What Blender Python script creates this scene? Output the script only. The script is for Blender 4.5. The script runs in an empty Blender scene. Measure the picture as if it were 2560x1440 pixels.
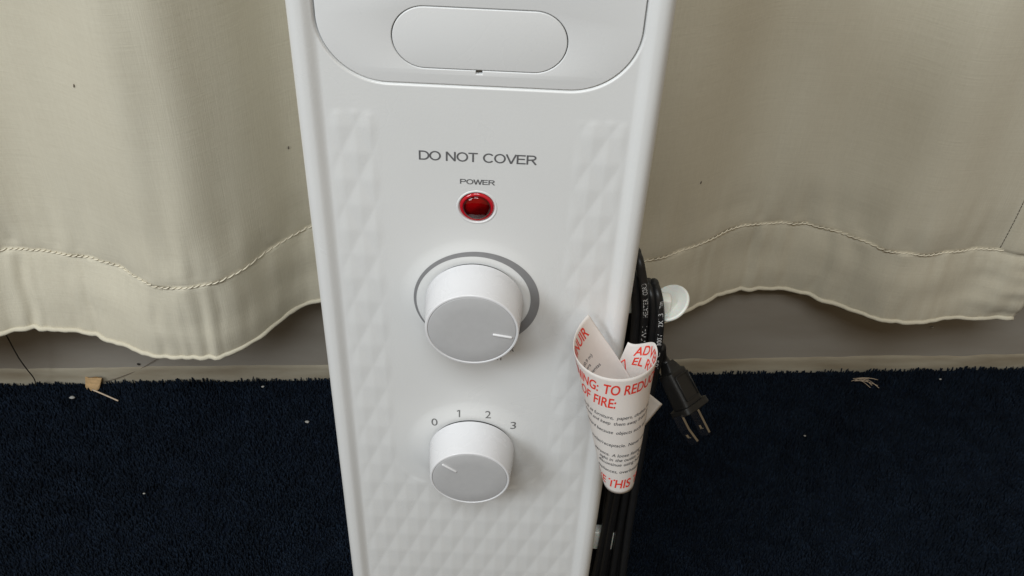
import bpy, bmesh, math, random
import numpy as np
from mathutils import Vector, Matrix, noise

random.seed(7); rng = np.random.default_rng(7)
S = bpy.context.scene
COL = S.collection
R = math.radians

# ------------------------------------------------------------------ camera, light, exposure
cam_d = bpy.data.cameras.new('camera'); cam = bpy.data.objects.new('camera', cam_d); COL.objects.link(cam)
cam.location = (0.01616, -0.35579, 0.717)
cam.rotation_euler = (R(48.957), R(-2.105), R(1.595))
cam_d.sensor_width = 36; cam_d.lens = 36 * 2501.3 / 2560
cam_d.clip_start = 0.01; cam_d.clip_end = 50
S.camera = cam

W = bpy.data.worlds.new('World'); S.world = W; W.use_nodes = True
bg = W.node_tree.nodes['Background']
bg.inputs[0].default_value = (1.0, 0.77, 0.48, 1); bg.inputs[1].default_value = 0.29

def area(name, loc, target, size, energy, color, sy=None):
    d = bpy.data.lights.new(name, 'AREA'); d.energy = energy; d.color = color
    d.shape = 'RECTANGLE'; d.size = size; d.size_y = sy or size
    o = bpy.data.objects.new(name, d); COL.objects.link(o); o.location = loc
    o.rotation_euler = (Vector(target) - Vector(loc)).to_track_quat('-Z', 'Y').to_euler()
    return o
area('window_light', (-1.45, -1.32, 1.6), (0, 0.1, 0.35), 0.7, 26.5, (0.86, 0.935, 1.0), 0.9)
area('ceiling_light', (-0.15, -1.35, 2.35), (0.1, 0.05, 0.3), 1.1, 29, (0.89, 0.955, 1.0), 0.7)

S.view_settings.view_transform = 'Standard'; S.view_settings.look = 'None'
S.view_settings.exposure = 0.08; S.view_settings.gamma = 1.0
S.view_settings.use_curve_mapping = False

# ------------------------------------------------------------------ materials
def mat(name, color, rough=0.5, spec=0.5, coat=0.0, metal=0.0, noise_amt=0.0, noise_scale=60, bump=0.0, bump_scale=400,
        stretch=(1, 1, 1), trans=0.0, ior=1.45, sheen=0.0, tint2=None, sss=0.0):
    m = bpy.data.materials.new(name); m.use_nodes = True
    nt = m.node_tree; b = nt.nodes['Principled BSDF']
    b.inputs['Base Color'].default_value = (*color, 1); b.inputs['Roughness'].default_value = rough
    b.inputs['Specular IOR Level'].default_value = spec; b.inputs['Metallic'].default_value = metal
    b.inputs['Coat Weight'].default_value = coat; b.inputs['IOR'].default_value = ior
    b.inputs['Transmission Weight'].default_value = trans; b.inputs['Sheen Weight'].default_value = sheen
    if sss: b.inputs['Subsurface Weight'].default_value = sss; b.inputs['Subsurface Scale'].default_value = 0.004
    tc = nt.nodes.new('ShaderNodeTexCoord'); mp = nt.nodes.new('ShaderNodeMapping'); mp.inputs['Scale'].default_value = stretch
    nt.links.new(tc.outputs['Object'], mp.inputs['Vector'])
    if noise_amt:
        n = nt.nodes.new('ShaderNodeTexNoise'); n.inputs['Scale'].default_value = noise_scale; n.inputs['Detail'].default_value = 5
        nt.links.new(mp.outputs[0], n.inputs['Vector'])
        mx = nt.nodes.new('ShaderNodeMix'); mx.data_type = 'RGBA'
        lo = tint2 or tuple(c * (1 - noise_amt) for c in color); hi = tuple(min(1, c * (1 + noise_amt)) for c in color)
        mx.inputs[6].default_value = (*lo, 1); mx.inputs[7].default_value = (*hi, 1)
        rp = nt.nodes.new('ShaderNodeMapRange'); rp.inputs[1].default_value = 0.3; rp.inputs[2].default_value = 0.7
        nt.links.new(n.outputs[0], rp.inputs[0]); nt.links.new(rp.outputs[0], mx.inputs[0])
        nt.links.new(mx.outputs[2], b.inputs['Base Color'])
    if bump:
        n2 = nt.nodes.new('ShaderNodeTexNoise'); n2.inputs['Scale'].default_value = bump_scale; n2.inputs['Detail'].default_value = 3
        nt.links.new(mp.outputs[0], n2.inputs['Vector'])
        bp = nt.nodes.new('ShaderNodeBump'); bp.inputs['Strength'].default_value = bump; bp.inputs['Distance'].default_value = 0.001
        nt.links.new(n2.outputs[0], bp.inputs['Height']); nt.links.new(bp.outputs[0], b.inputs['Normal'])
    return m

M = {}
M['enamel'] = mat('white_enamel', (0.74, 0.745, 0.74), 0.36, 0.5, noise_amt=0.012, noise_scale=25, bump=0.05, bump_scale=900)
M['plastic'] = mat('white_plastic', (0.74, 0.745, 0.745), 0.30, 0.5, noise_amt=0.01, noise_scale=40, bump=0.03, bump_scale=1500)
M['knob'] = mat('knob_white', (0.74, 0.74, 0.755), 0.27, 0.5, noise_amt=0.01, noise_scale=40)
M['cap'] = mat('knob_grey', (0.50, 0.50, 0.505), 0.33, 0.5, noise_amt=0.02, noise_scale=300)
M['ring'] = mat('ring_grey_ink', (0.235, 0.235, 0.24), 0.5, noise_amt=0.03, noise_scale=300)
M['ink'] = mat('grey_ink', (0.125, 0.125, 0.13), 0.55, noise_amt=0.05, noise_scale=400)
M['ink_num'] = mat('number_ink', (0.15, 0.15, 0.15), 0.55, noise_amt=0.05, noise_scale=400)
M['dark'] = mat('gap_shade', (0.03, 0.03, 0.03), 0.7, noise_amt=0.1)
M['lens'] = mat('red_lens', (0.62, 0.008, 0.02), 0.06, 0.6, trans=1.0, ior=1.46)
def lens_mat():
    m = bpy.data.materials.new('red_lens_skin'); m.use_nodes = True; nt = m.node_tree; out = [n for n in nt.nodes if n.type == 'OUTPUT_MATERIAL'][0]
    nt.nodes.remove(nt.nodes['Principled BSDF'])
    t = nt.nodes.new('ShaderNodeBsdfTransparent'); t.inputs[0].default_value = (0.62, 0.035, 0.05, 1)
    g = nt.nodes.new('ShaderNodeBsdfGlossy'); g.inputs['Roughness'].default_value = 0.05
    f = nt.nodes.new('ShaderNodeFresnel'); f.inputs[0].default_value = 1.5
    x = nt.nodes.new('ShaderNodeMixShader'); nt.links.new(f.outputs[0], x.inputs[0]); nt.links.new(t.outputs[0], x.inputs[1]); nt.links.new(g.outputs[0], x.inputs[2])
    nt.links.new(x.outputs[0], out.inputs[0]); return m
M['lens'] = lens_mat()
M['lens_cup'] = mat('lens_cup', (0.80, 0.30, 0.30), 0.30, 0.5, noise_amt=0.35, noise_scale=700)
M['lens_rim'] = mat('lens_rim_red', (0.50, 0.012, 0.022), 0.12, 0.6, coat=0.6, noise_amt=0.05, noise_scale=200)
M['rubber'] = mat('black_rubber', (0.012, 0.012, 0.0125), 0.42, 0.45, noise_amt=0.15, noise_scale=250, bump=0.06, bump_scale=800)
M['plug'] = mat('plug_black', (0.009, 0.0088, 0.0085), 0.5, 0.45, noise_amt=0.15, noise_scale=250, bump=0.12, bump_scale=900)
M['print'] = mat('white_print', (0.60, 0.60, 0.60), 0.6, noise_amt=0.25, noise_scale=1500)
M['brass'] = mat('nickel', (0.30, 0.29, 0.28), 0.25, metal=1.0, noise_amt=0.08, noise_scale=300)
M['hook'] = mat('milky_plastic', (0.72, 0.73, 0.68), 0.25, 0.5, noise_amt=0.02, noise_scale=120, sss=0.15)
M['red'] = mat('red_ink', (0.72, 0.045, 0.025), 0.6, noise_amt=0.06, noise_scale=500)
M['black_ink'] = mat('black_ink', (0.03, 0.03, 0.035), 0.6, noise_amt=0.1, noise_scale=500)
M['wood'] = mat('chip_wood', (0.40, 0.26, 0.125), 0.8, noise_amt=0.2, noise_scale=150, stretch=(1, 1, 4))
M['straw'] = mat('straw', (0.48, 0.38, 0.28), 0.7, noise_amt=0.2, noise_scale=300)
M['lint'] = mat('lint', (0.34, 0.33, 0.31), 0.9, noise_amt=0.15, noise_scale=300)
M['hair'] = mat('dark_thread', (0.03, 0.025, 0.02), 0.7, noise_amt=0.2, noise_scale=300)
M['thread'] = mat('stitch_thread', (0.80, 0.74, 0.60), 0.8, noise_amt=0.12, noise_scale=250, bump=0.3, bump_scale=1800)

def smudge(m, lo, hi, scale):
    nt = m.node_tree; b = nt.nodes['Principled BSDF']; tc = nt.nodes.new('ShaderNodeTexCoord'); n = nt.nodes.new('ShaderNodeTexNoise')
    n.inputs['Scale'].default_value = scale; n.inputs['Detail'].default_value = 6; n.inputs['Distortion'].default_value = 0.8
    r = nt.nodes.new('ShaderNodeMapRange'); r.inputs[1].default_value = 0.35; r.inputs[2].default_value = 0.68; r.inputs[3].default_value = lo; r.inputs[4].default_value = hi
    nt.links.new(tc.outputs['Object'], n.inputs['Vector']); nt.links.new(n.outputs[0], r.inputs[0]); nt.links.new(r.outputs[0], b.inputs['Roughness'])
smudge(M['enamel'], 0.27, 0.44, 16); smudge(M['plastic'], 0.24, 0.36, 22); smudge(M['cap'], 0.28, 0.42, 70); smudge(M['knob'], 0.2, 0.34, 45)
# paper: white, a little warm light passing through
def paper_mat():
    m = mat('tag_paper', (0.86, 0.85, 0.83), 0.6, noise_amt=0.02, noise_scale=90)
    nt = m.node_tree; b = nt.nodes['Principled BSDF']; out = [n for n in nt.nodes if n.type == 'OUTPUT_MATERIAL'][0]
    tr = nt.nodes.new('ShaderNodeBsdfTranslucent'); tr.inputs[0].default_value = (0.85, 0.66, 0.50, 1)
    mx = nt.nodes.new('ShaderNodeMixShader'); mx.inputs[0].default_value = 0.30
    nt.links.new(b.outputs[0], mx.inputs[1]); nt.links.new(tr.outputs[0], mx.inputs[2]); nt.links.new(mx.outputs[0], out.inputs[0])
    return m
M['paper'] = paper_mat()

# curtain cloth: beige cotton, visible weave, soft soiling
def cloth_mat():
    m = bpy.data.materials.new('curtain_cotton'); m.use_nodes = True
    nt = m.node_tree; b = nt.nodes['Principled BSDF']; L = nt.links.new
    b.inputs['Roughness'].default_value = 0.9; b.inputs['Specular IOR Level'].default_value = 0.12
    b.inputs['Sheen Weight'].default_value = 0.12
    tc = nt.nodes.new('ShaderNodeTexCoord')
    def nz(scale, stretch, detail=4):
        mp = nt.nodes.new('ShaderNodeMapping'); mp.inputs['Scale'].default_value = stretch
        L(tc.outputs['Object'], mp.inputs['Vector'])
        n = nt.nodes.new('ShaderNodeTexNoise'); n.inputs['Scale'].default_value = scale; n.inputs['Detail'].default_value = detail
        L(mp.outputs[0], n.inputs['Vector']); return n
    soil = nz(9, (1, 1, 0.6)); weft = nz(300, (0.12, 0.12, 4.0), 2); warp = nz(300, (4.0, 4.0, 0.12), 2)
    fuzz = nz(420, (1, 1, 1), 2)
    def mix(a, bcol, fac, mode='MIX'):
        x = nt.nodes.new('ShaderNodeMix'); x.data_type = 'RGBA'; x.blend_type = mode
        if isinstance(a, tuple): x.inputs[6].default_value = (*a, 1)
        else: L(a, x.inputs[6])
        if isinstance(bcol, tuple): x.inputs[7].default_value = (*bcol, 1)
        else: L(bcol, x.inputs[7])
        if isinstance(fac, float): x.inputs[0].default_value = fac
        else: L(fac, x.inputs[0])
        return x.outputs[2]
    def rng_(n, lo, hi, a=0.3, c=0.7):
        r = nt.nodes.new('ShaderNodeMapRange'); r.inputs[1].default_value = a; r.inputs[2].default_value = c
        r.inputs[3].default_value = lo; r.inputs[4].default_value = hi; L(n.outputs[0], r.inputs[0]); return r.outputs[0]
    c = mix((0.62, 0.575, 0.455), (0.665, 0.63, 0.515), rng_(soil, 0, 1))
    c = mix(c, (0.43, 0.385, 0.29), rng_(weft, 0.0, 0.18))
    c = mix(c, (0.43, 0.385, 0.29), rng_(warp, 0.0, 0.14))
    c = mix(c, (0.70, 0.66, 0.55), rng_(fuzz, 0.0, 0.22))
    L(c, b.inputs['Base Color'])
    add = nt.nodes.new('ShaderNodeMath'); add.operation = 'ADD'; L(weft.outputs[0], add.inputs[0]); L(warp.outputs[0], add.inputs[1])
    bp = nt.nodes.new('ShaderNodeBump'); bp.inputs['Strength'].default_value = 0.24; bp.inputs['Distance'].default_value = 0.0006
    L(add.outputs[0], bp.inputs['Height']); L(bp.outputs[0], b.inputs['Normal'])
    return m
M['cloth'] = cloth_mat()

def carpet_mat(name, lo, hi):
    m = mat(name, hi, 0.95, 0.1, noise_amt=0.3, noise_scale=120, tint2=lo, bump=0.5, bump_scale=500)
    return m
M['carpet'] = carpet_mat('carpet_backing', (0.003, 0.005, 0.009), (0.006, 0.010, 0.020))
def pile_mat():
    m = bpy.data.materials.new('carpet_pile_yarn'); m.use_nodes = True
    nt = m.node_tree; b = nt.nodes['Principled BSDF']; L = nt.links.new
    b.inputs['Roughness'].default_value = 0.9; b.inputs['Specular IOR Level'].default_value = 0.08
    geo = nt.nodes.new('ShaderNodeNewGeometry'); cr = nt.nodes.new('ShaderNodeValToRGB')
    e = cr.color_ramp.elements; e[0].color = (0.0050, 0.0074, 0.0118, 1); e[1].color = (0.0092, 0.0155, 0.0275, 1)
    a = e.new(0.55); a.color = (0.0061, 0.0099, 0.0168, 1); a = e.new(0.85); a.color = (0.0073, 0.0124, 0.0218, 1)
    L(geo.outputs['Random Per Island'], cr.inputs[0])
    tc = nt.nodes.new('ShaderNodeTexCoord'); n = nt.nodes.new('ShaderNodeTexNoise'); n.inputs['Scale'].default_value = 55; n.inputs['Detail'].default_value = 4
    L(tc.outputs['Object'], n.inputs['Vector'])
    mx = nt.nodes.new('ShaderNodeMix'); mx.data_type = 'RGBA'; mx.blend_type = 'MULTIPLY'; mx.inputs[0].default_value = 1.0
    rr = nt.nodes.new('ShaderNodeMapRange'); rr.inputs[1].default_value = .3; rr.inputs[2].default_value = .7; rr.inputs[3].default_value = .7; rr.inputs[4].default_value = 1.25
    L(n.outputs[0], rr.inputs[0]); L(cr.outputs[0], mx.inputs[6]); L(rr.outputs[0], mx.inputs[7]); L(mx.outputs[2], b.inputs['Base Color'])
    return m
M['pile'] = pile_mat()
M['wall'] = mat('wall_paint', (0.52, 0.49, 0.42), 0.8, noise_amt=0.06, noise_scale=18, bump=0.15, bump_scale=150)
M['board'] = mat('baseboard_paint', (0.315, 0.295, 0.265), 0.6, noise_amt=0.10, noise_scale=7, tint2=(0.255, 0.225, 0.185), stretch=(0.6, 1, 2.2), bump=0.12, bump_scale=220)
M['strip'] = mat('strip_paint', (0.36, 0.33, 0.26), 0.8, noise_amt=0.12, noise_scale=22, tint2=(0.24, 0.20, 0.14), stretch=(0.5, 1, 2.5), bump=0.2, bump_scale=200)
M['ledge'] = mat('ledge_shade_brown', (0.11, 0.085, 0.065), 0.9, noise_amt=0.3, noise_scale=40)  # dark brown; painted shade on the baseboard top, own colour of burrs and hair

# ------------------------------------------------------------------ helpers
def obj(name, verts, faces, m, parent=None, smooth=True, auto=None):
    me = bpy.data.meshes.new(name)
    me.from_pydata([tuple(v) for v in verts], [], [tuple(f) for f in faces]); me.update()
    if smooth: me.polygons.foreach_set('use_smooth', [True] * len(me.polygons))
    me.materials.append(m)
    o = bpy.data.objects.new(name, me); COL.objects.link(o)
    if parent: o.parent = parent
    if auto is not None:
        try: me.set_sharp_from_angle(angle=R(auto))
        except Exception: pass
    return o
def empty(name, loc=(0, 0, 0)):
    o = bpy.data.objects.new(name, None); COL.objects.link(o); o.location = loc; o.empty_display_size = 0.02; return o
def tag(o, label=None, cat=None, group=None, kind=None):
    if label: o['label'] = label
    if cat: o['category'] = cat
    if group: o['group'] = group
    if kind: o['kind'] = kind
    return o
def merge(parts):
    V, F = [], []
    for v, f in parts:
        k = len(V); V += list(v); F += [tuple(i + k for i in q) for q in f]
    return V, F
def box(c, s, Rm=None, bev=0.0, seg=2):
    bm = bmesh.new(); bmesh.ops.create_cube(bm, size=1.0)
    for v in bm.verts: v.co = Vector((v.co.x * s[0], v.co.y * s[1], v.co.z * s[2]))
    if bev: bmesh.ops.bevel(bm, geom=list(bm.edges), offset=bev, segments=seg, affect='EDGES', profile=0.5)
    bm.verts.index_update()
    V = [(Rm @ v.co if Rm else v.co) + Vector(c) for v in bm.verts]; F = [[v.index for v in f.verts] for f in bm.faces]
    bm.free(); return V, F
def catmull(P, n=8, closed=False):
    P = [Vector(p) for p in P]; out = []; N = len(P)
    for i in range(N if closed else N - 1):
        g = (lambda k: P[k % N]) if closed else (lambda k: P[max(0, min(N - 1, k))])
        a, b, c, d = g(i - 1), g(i), g(i + 1), g(i + 2)
        for j in range(n):
            t = j / n
            out.append(0.5 * ((2 * b) + (c - a) * t + (2 * a - 5 * b + 4 * c - d) * t * t + (3 * b - a - 3 * c + d) * t ** 3))
    if not closed: out.append(P[-1].copy())
    return out
def tube(path, r, k=10, closed=False, radii=None, cap=True):
    V, F = [], []; N = len(path)
    T0 = (path[1] - path[0]).normalized(); nrm = T0.orthogonal().normalized()
    for i in range(N):
        a = path[(i - 1) % N] if closed or i > 0 else path[0]; b = path[(i + 1) % N] if closed or i < N - 1 else path[-1]
        t = (b - a).normalized(); nrm = (nrm - t * nrm.dot(t)).normalized(); bi = t.cross(nrm)
        rr = radii[i] if radii else r
        for j in range(k):
            an = 2 * math.pi * j / k; V.append(path[i] + (nrm * math.cos(an) + bi * math.sin(an)) * rr)
    for i in range(N if closed else N - 1):
        for j in range(k):
            i2 = (i + 1) % N; F.append((i * k + j, i * k + (j + 1) % k, i2 * k + (j + 1) % k, i2 * k + j))
    if cap and not closed: F.append(tuple(range(k))[::-1]); F.append(tuple((N - 1) * k + j for j in range(k)))
    return V, F
def lathe(prof, seg, c, ax=(0, -1, 0), e1=(1, 0, 0), close_end=True):
    """prof: (radius, height along ax)"""
    ax, e1 = Vector(ax).normalized(), Vector(e1).normalized(); e2 = ax.cross(e1); V, F = [], []
    for r, h in prof:
        for j in range(seg):
            a = 2 * math.pi * j / seg; V.append(Vector(c) + ax * h + (e1 * math.cos(a) + e2 * math.sin(a)) * r)
    for i in range(len(prof) - 1):
        for j in range(seg): F.append((i * seg + j, i * seg + (j + 1) % seg, (i + 1) * seg + (j + 1) % seg, (i + 1) * seg + j))
    if close_end: F.append(tuple((len(prof) - 1) * seg + j for j in range(seg)))
    return V, F
def glyphs(s, bold=0.0, shear=0.0, res=6):
    """flat letter mesh of a string: vertices (u, v) with cap height 1 and the left edge at 0"""
    def mk(t):
        c = bpy.data.curves.new('t', 'FONT'); c.body = t; c.size = 1; c.offset = bold; c.shear = shear; c.resolution_u = res; c.fill_mode = 'FRONT'
        o = bpy.data.objects.new('t', c); COL.objects.link(o)
        me = bpy.data.meshes.new_from_object(o.evaluated_get(bpy.context.evaluated_depsgraph_get()))
        v = [(p.co.x, p.co.y) for p in me.vertices]; f = [tuple(p.vertices) for p in me.polygons]
        bpy.data.objects.remove(o); bpy.data.curves.remove(c); bpy.data.meshes.remove(me); return v, f
    bpy.context.view_layer.update()
    v, f = mk(s); hv, _ = mk('H'); h = max(q[1] for q in hv) - min(q[1] for q in hv); b = min(q[1] for q in hv); x0 = min(q[0] for q in v)
    return [((x - x0) / h, (y - b) / h) for x, y in v], f
def stroke_letters(s, wt=0.115):
    """plain grotesque capitals from strokes, cap height 1; each stroke sits a hair above the one before"""
    def el(cx, cy, rx, ry, a0, a1, n=22): return [(cx + rx * math.cos(R(a0 + (a1 - a0) * i / n)), cy + ry * math.sin(R(a0 + (a1 - a0) * i / n))) for i in range(n + 1)]
    h = wt / 2; t = 1 - h
    G = {'D': (.84, [[(h, 0), (h, 1)], [(h, t), (.36, t)] + el(.36, .5, .42, .5 - h, 90, -90)[1:] + [(h, h)]]),
         'O': (.96, [el(.47, .5, .47 - h, .5 - h + .01, 0, 360, 44)]), 'N': (.86, [[(h, 0), (h, 1)], [(h, .98), (.80 - h, .02)], [(.80 - h, 0), (.80 - h, 1)]]),
         'T': (.80, [[(0, t), (.76, t)], [(.38, 0), (.38, 1 - wt)]]), 'C': (.90, [el(.47, .5, .47 - h, .5 - h + .01, 42, 318, 36)]),
         'V': (.86, [[(.03, 1), (.415, 0)], [(.415, 0), (.80, 1)]]), 'E': (.80, [[(h, 0), (h, 1)], [(wt, t), (.72, t)], [(wt, .53), (.66, .53)], [(wt, h), (.74, h)]]),
         'R': (.86, [[(h, 0), (h, 1)], [(h, t), (.50, t)] + el(.50, .725, .22, .275 - h, 90, -90, 14)[1:] + [(h, .45 + h - .0575)], [(.46, .45), (.78, 0)]]),
         'P': (.82, [[(h, 0), (h, 1)], [(h, t), (.50, t)] + el(.50, .70, .22, .30 - h, 90, -90, 14)[1:] + [(h, .40 + h)]]),
         'W': (1.14, [[(.03, 1), (.29, 0)], [(.29, 0), (.55, 1)], [(.55, 1), (.81, 0)], [(.81, 0), (1.07, 1)]]), ' ': (.38, []),
         'A': (.86, [[(.03, 0), (.40, 1)], [(.40, 1), (.77, 0)], [(.17, .31), (.63, .31)]]),
         '1': (.5, [[(.05, .80), (.26, .93), (.30, .93)], [(.30, 0), (.30, .99)]])}
    V, F, Lf, x0, k = [], [], [], 0.0, 0
    for ch in s:
        w, st = G[ch]
        for P in st:
            b = len(V); n = len(P)
            for i in range(n):
                p = Vector(P[i]); a = Vector(P[max(0, i - 1)]); c = Vector(P[min(n - 1, i + 1)])
                if n > 8 and (Vector(P[0]) - Vector(P[-1])).length < 1e-5: a = Vector(P[(i - 1) % (n - 1)] if i else P[n - 2]); c = Vector(P[i + 1] if i < n - 1 else P[1])
                d = (c - a).normalized(); nn = Vector((-d.y, d.x))
                if 0 < i < n - 1:
                    d1 = (Vector(P[i]) - Vector(P[i - 1])).normalized(); cs = max(.5, abs(d1.dot(d))); nn = nn / cs
                V += [(x0 + p.x + nn.x * h, p.y + nn.y * h), (x0 + p.x - nn.x * h, p.y - nn.y * h)]; Lf += [k, k]
            F += [(b + 2 * i + 1, b + 2 * i + 3, b + 2 * i + 2, b + 2 * i) for i in range(n - 1)]; k = (k + 1) % 5
        x0 += w
    return V, F, Lf
def sstep(a, b, x):
    t = max(0.0, min(1.0, (x - a) / (b - a))); return t * t * (3 - 2 * t)
def npstep(a, b, x):
    t = np.clip((x - a) / (b - a), 0, 1); return t * t * (3 - 2 * t)

# ------------------------------------------------------------------ setting
WY = lambda x: 0.334 + 0.085 * x                      # front of the baseboard; the wall runs a few degrees off the heater
wd = Vector((1, 0.085, 0)).normalized(); wn = Vector((0.085, -1, 0)).normalized()
def along_wall(profile, x0, x1, n=60, jit=0.0, zj=0.0):
    """extrude an (outward, z) profile along the wall line"""
    V, F = [], []; k = len(profile)
    for i in range(n + 1):
        x = x0 + (x1 - x0) * i / n; base = Vector((x, WY(x), 0))
        for (d, z) in profile:
            j = jit * noise.noise(Vector((x * 9, z * 30, 3.1)))
            V.append(base + wn * (d + j) + Vector((0, 0, z + zj * (noise.noise(Vector((x * 14, 1, 7))) + .6 * noise.noise(Vector((x * 47, 1, 7)))))))
    for i in range(n):
        for j in range(k - 1): F.append((i * k + j, (i + 1) * k + j, (i + 1) * k + j + 1, i * k + j + 1))
    return V, F
X0, X1 = -1.6, 1.7
wall = obj('wall', *along_wall([(-0.022, 0.0), (-0.022, 1.4)], X0, X1, 10), M['wall'], smooth=False); tag(wall, kind='structure')
bb = obj('baseboard', *along_wall([(-0.021, 0.104), (-0.0035, 0.104), (-0.0008, 0.1032), (0.0, 0.1005), (0.0, 0.06), (0.0, 0.0)], X0, X1, 160, 0.0009), M['board'], auto=40)
tag(bb, kind='structure')
led = obj('ledge_shadow_strip', *along_wall([(-0.0205, 0.1052), (-0.0145, 0.1052), (-0.0135, 0.1044)], X0, X1, 40), M['ledge'], bb)  # dark strip standing in for the shadow gap along the baseboard top
sh = obj('bottom_strip', *along_wall([(0.0002, 0.0205), (0.0010, 0.0196), (0.0016, 0.0165), (0.0021, 0.009), (0.0023, -0.004)], X0, X1, 400, 0.0006, 0.0022), M['strip'], bb)

nx, ny = 160, 80
gx = np.linspace(-2.2, 2.2, nx); gy = np.linspace(-2.6, 0.75, ny)
V = [(x, y, 0.0012 * noise.noise(Vector((x * 14, y * 14, 0)))) for y in gy for x in gx]
F = [(j * nx + i, j * nx + i + 1, (j + 1) * nx + i + 1, (j + 1) * nx + i) for j in range(ny - 1) for i in range(nx - 1)]
carpet = obj('carpet', V, F, M['carpet']); tag(carpet, kind='structure')

# cut pile: short leaning yarn ends over the stretch of carpet in view
def make_pile():
    n = 270000
    x = rng.uniform(-0.62, 0.72, n); y = rng.uniform(-0.08, 0.40, n)
    keep = (y < 0.3335 + 0.085 * x - 0.003 + rng.normal(0, 0.0012, n)); x = x[keep]; y = y[keep]; n = len(x)
    clump = 0.0016 * np.sin(x * 61 + 3 * np.sin(y * 37)) * np.sin(y * 83 + 2 * np.sin(x * 29))
    edge = np.exp(-(0.334 + 0.085 * x - y) / 0.008)
    wild = 0.0035 * np.clip(np.sin(x * 47) * np.sin(x * 23 + 1) * np.sin(x * 131 + .3) + 0.15, 0, 1)
    h = rng.uniform(0.0034, 0.0052, n) + clump + edge * (wild * .5 + rng.uniform(0, 0.0008, n))
    a = rng.uniform(0, 2 * np.pi, n); lean = rng.uniform(0.1, 1.0, n) * h * 0.30
    tx = x + np.cos(a) * lean; ty = y + np.sin(a) * lean; r = rng.uniform(0.00055, 0.0010, n); ph = rng.uniform(0, 6.28, n)
    co = np.zeros((n, 6, 3))
    for k in range(3):
        an = ph + k * 2.094
        co[:, k] = np.stack([x + np.cos(an) * r, y + np.sin(an) * r, np.zeros(n) - 0.0005], 1)
        co[:, 3 + k] = np.stack([tx + np.cos(an) * r * .85, ty + np.sin(an) * r * .85, h], 1)
    base = (np.arange(n) * 6)[:, None]
    quads = np.concatenate([base + np.array([0, 1, 4, 3]), base + np.array([1, 2, 5, 4]), base + np.array([2, 0, 3, 5])], 1).reshape(-1, 4)
    tris = base + np.array([3, 4, 5])
    me = bpy.data.meshes.new('carpet_pile')
    nq, ntr = len(quads), len(tris)
    me.vertices.add(n * 6); me.vertices.foreach_set('co', co.reshape(-1).astype(np.float32))
    me.loops.add(nq * 4 + ntr * 3); me.loops.foreach_set('vertex_index', np.concatenate([quads.reshape(-1), tris.reshape(-1)]).astype(np.int32))
    me.polygons.add(nq + ntr)
    me.polygons.foreach_set('loop_start', np.concatenate([np.arange(nq) * 4, nq * 4 + np.arange(ntr) * 3]).astype(np.int32))
    me.update(calc_edges=True); me.validate()
    me.materials.append(M['pile'])
    o = bpy.data.objects.new('carpet_pile', me); COL.objects.link(o)
    tag(o, 'short dark navy carpet pile over the floor', 'carpet pile', kind='stuff')
make_pile()

# ------------------------------------------------------------------ curtain
STITCH = [(-0.3908, 0.2543), (-0.3736, 0.2561), (-0.3595, 0.2566), (-0.3422, 0.2523), (-0.3275, 0.2514), (-0.315, 0.2493), (-0.2974, 0.2431), (-0.2834, 0.2367), (-0.271, 0.227), (-0.261, 0.2206), (-0.2491, 0.219), (-0.2324, 0.2179), (-0.2209, 0.2224), (-0.2078, 0.2305), (-0.1944, 0.2431), (-0.184, 0.2642), (-0.1729, 0.2771), (-0.1633, 0.2916), (-0.153, 0.3026), (-0.13, 0.318), (-0.09, 0.300), (-0.04, 0.268), (0.01, 0.262), (0.06, 0.275), (0.1, 0.272), (0.1279, 0.2788), (0.1449, 0.2858), (0.1638, 0.2961), (0.1806, 0.3086), (0.1962, 0.3223), (0.2118, 0.3313), (0.2299, 0.3367), (0.2502, 0.3382), (0.2723, 0.3399), (0.284, 0.3345), (0.2972, 0.3288), (0.3158, 0.3175), (0.3315, 0.3057), (0.3433, 0.3034), (0.3612, 0.3026), (0.384, 0.308), (0.4066, 0.3134), (0.422, 0.3167), (0.4323, 0.3142), (0.4485, 0.31), (0.48, 0.31)]
HEM = [(-0.4055, 0.2358), (-0.3949, 0.2399), (-0.3778, 0.2449), (-0.3553, 0.2449), (-0.3319, 0.2397), (-0.3039, 0.2305), (-0.2868, 0.2236), (-0.2685, 0.2164), (-0.2505, 0.2176), (-0.2212, 0.2185), (-0.2088, 0.2282), (-0.1945, 0.2415), (-0.1831, 0.2594), (-0.1757, 0.2735), (-0.1651, 0.2865), (-0.1585, 0.2928), (-0.1494, 0.295), (-0.12, 0.312), (-0.08, 0.298), (-0.03, 0.264), (0.02, 0.258), (0.07, 0.27), (0.12, 0.274), (0.1538, 0.2886), (0.1748, 0.3051), (0.1942, 0.3187), (0.2142, 0.3337), (0.2297, 0.3381), (0.2726, 0.3389), (0.2901, 0.3346), (0.3047, 0.3241), (0.3224, 0.3162), (0.3379, 0.3062), (0.3547, 0.3021), (0.3696, 0.302), (0.3923, 0.3046), (0.4074, 0.3098), (0.4172, 0.3126), (0.4469, 0.3125), (0.4675, 0.3139), (0.48, 0.314)]
def prof_fn(P, left, m=6):
    P = [(-1.3, left + .02), (-1.12, left - .035), (-0.98, left + .035), (-0.80, left - .05), (-0.62, left + .012), (-0.5, left - .036)] + P
    xs = np.array([p[0] for p in P]); ys = np.array([p[1] for p in P])
    g = np.linspace(-1.3, 0.48, 1200); yy = np.interp(g, xs, ys)
    ker = np.exp(-np.linspace(-2, 2, 2 * m + 1) ** 2); ker /= ker.sum()
    yp = np.concatenate([np.full(m, yy[0]), yy, np.full(m, yy[-1])]); yy = np.convolve(yp, ker, 'valid')
    return lambda x: float(np.interp(x, g, yy))
yS = prof_fn(STITCH, 0.235); yU = prof_fn(STITCH, 0.235, 28); yH = prof_fn(HEM, 0.222)
CX1 = 0.4685; HEMZ, STZ = 0.125, 0.200
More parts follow.
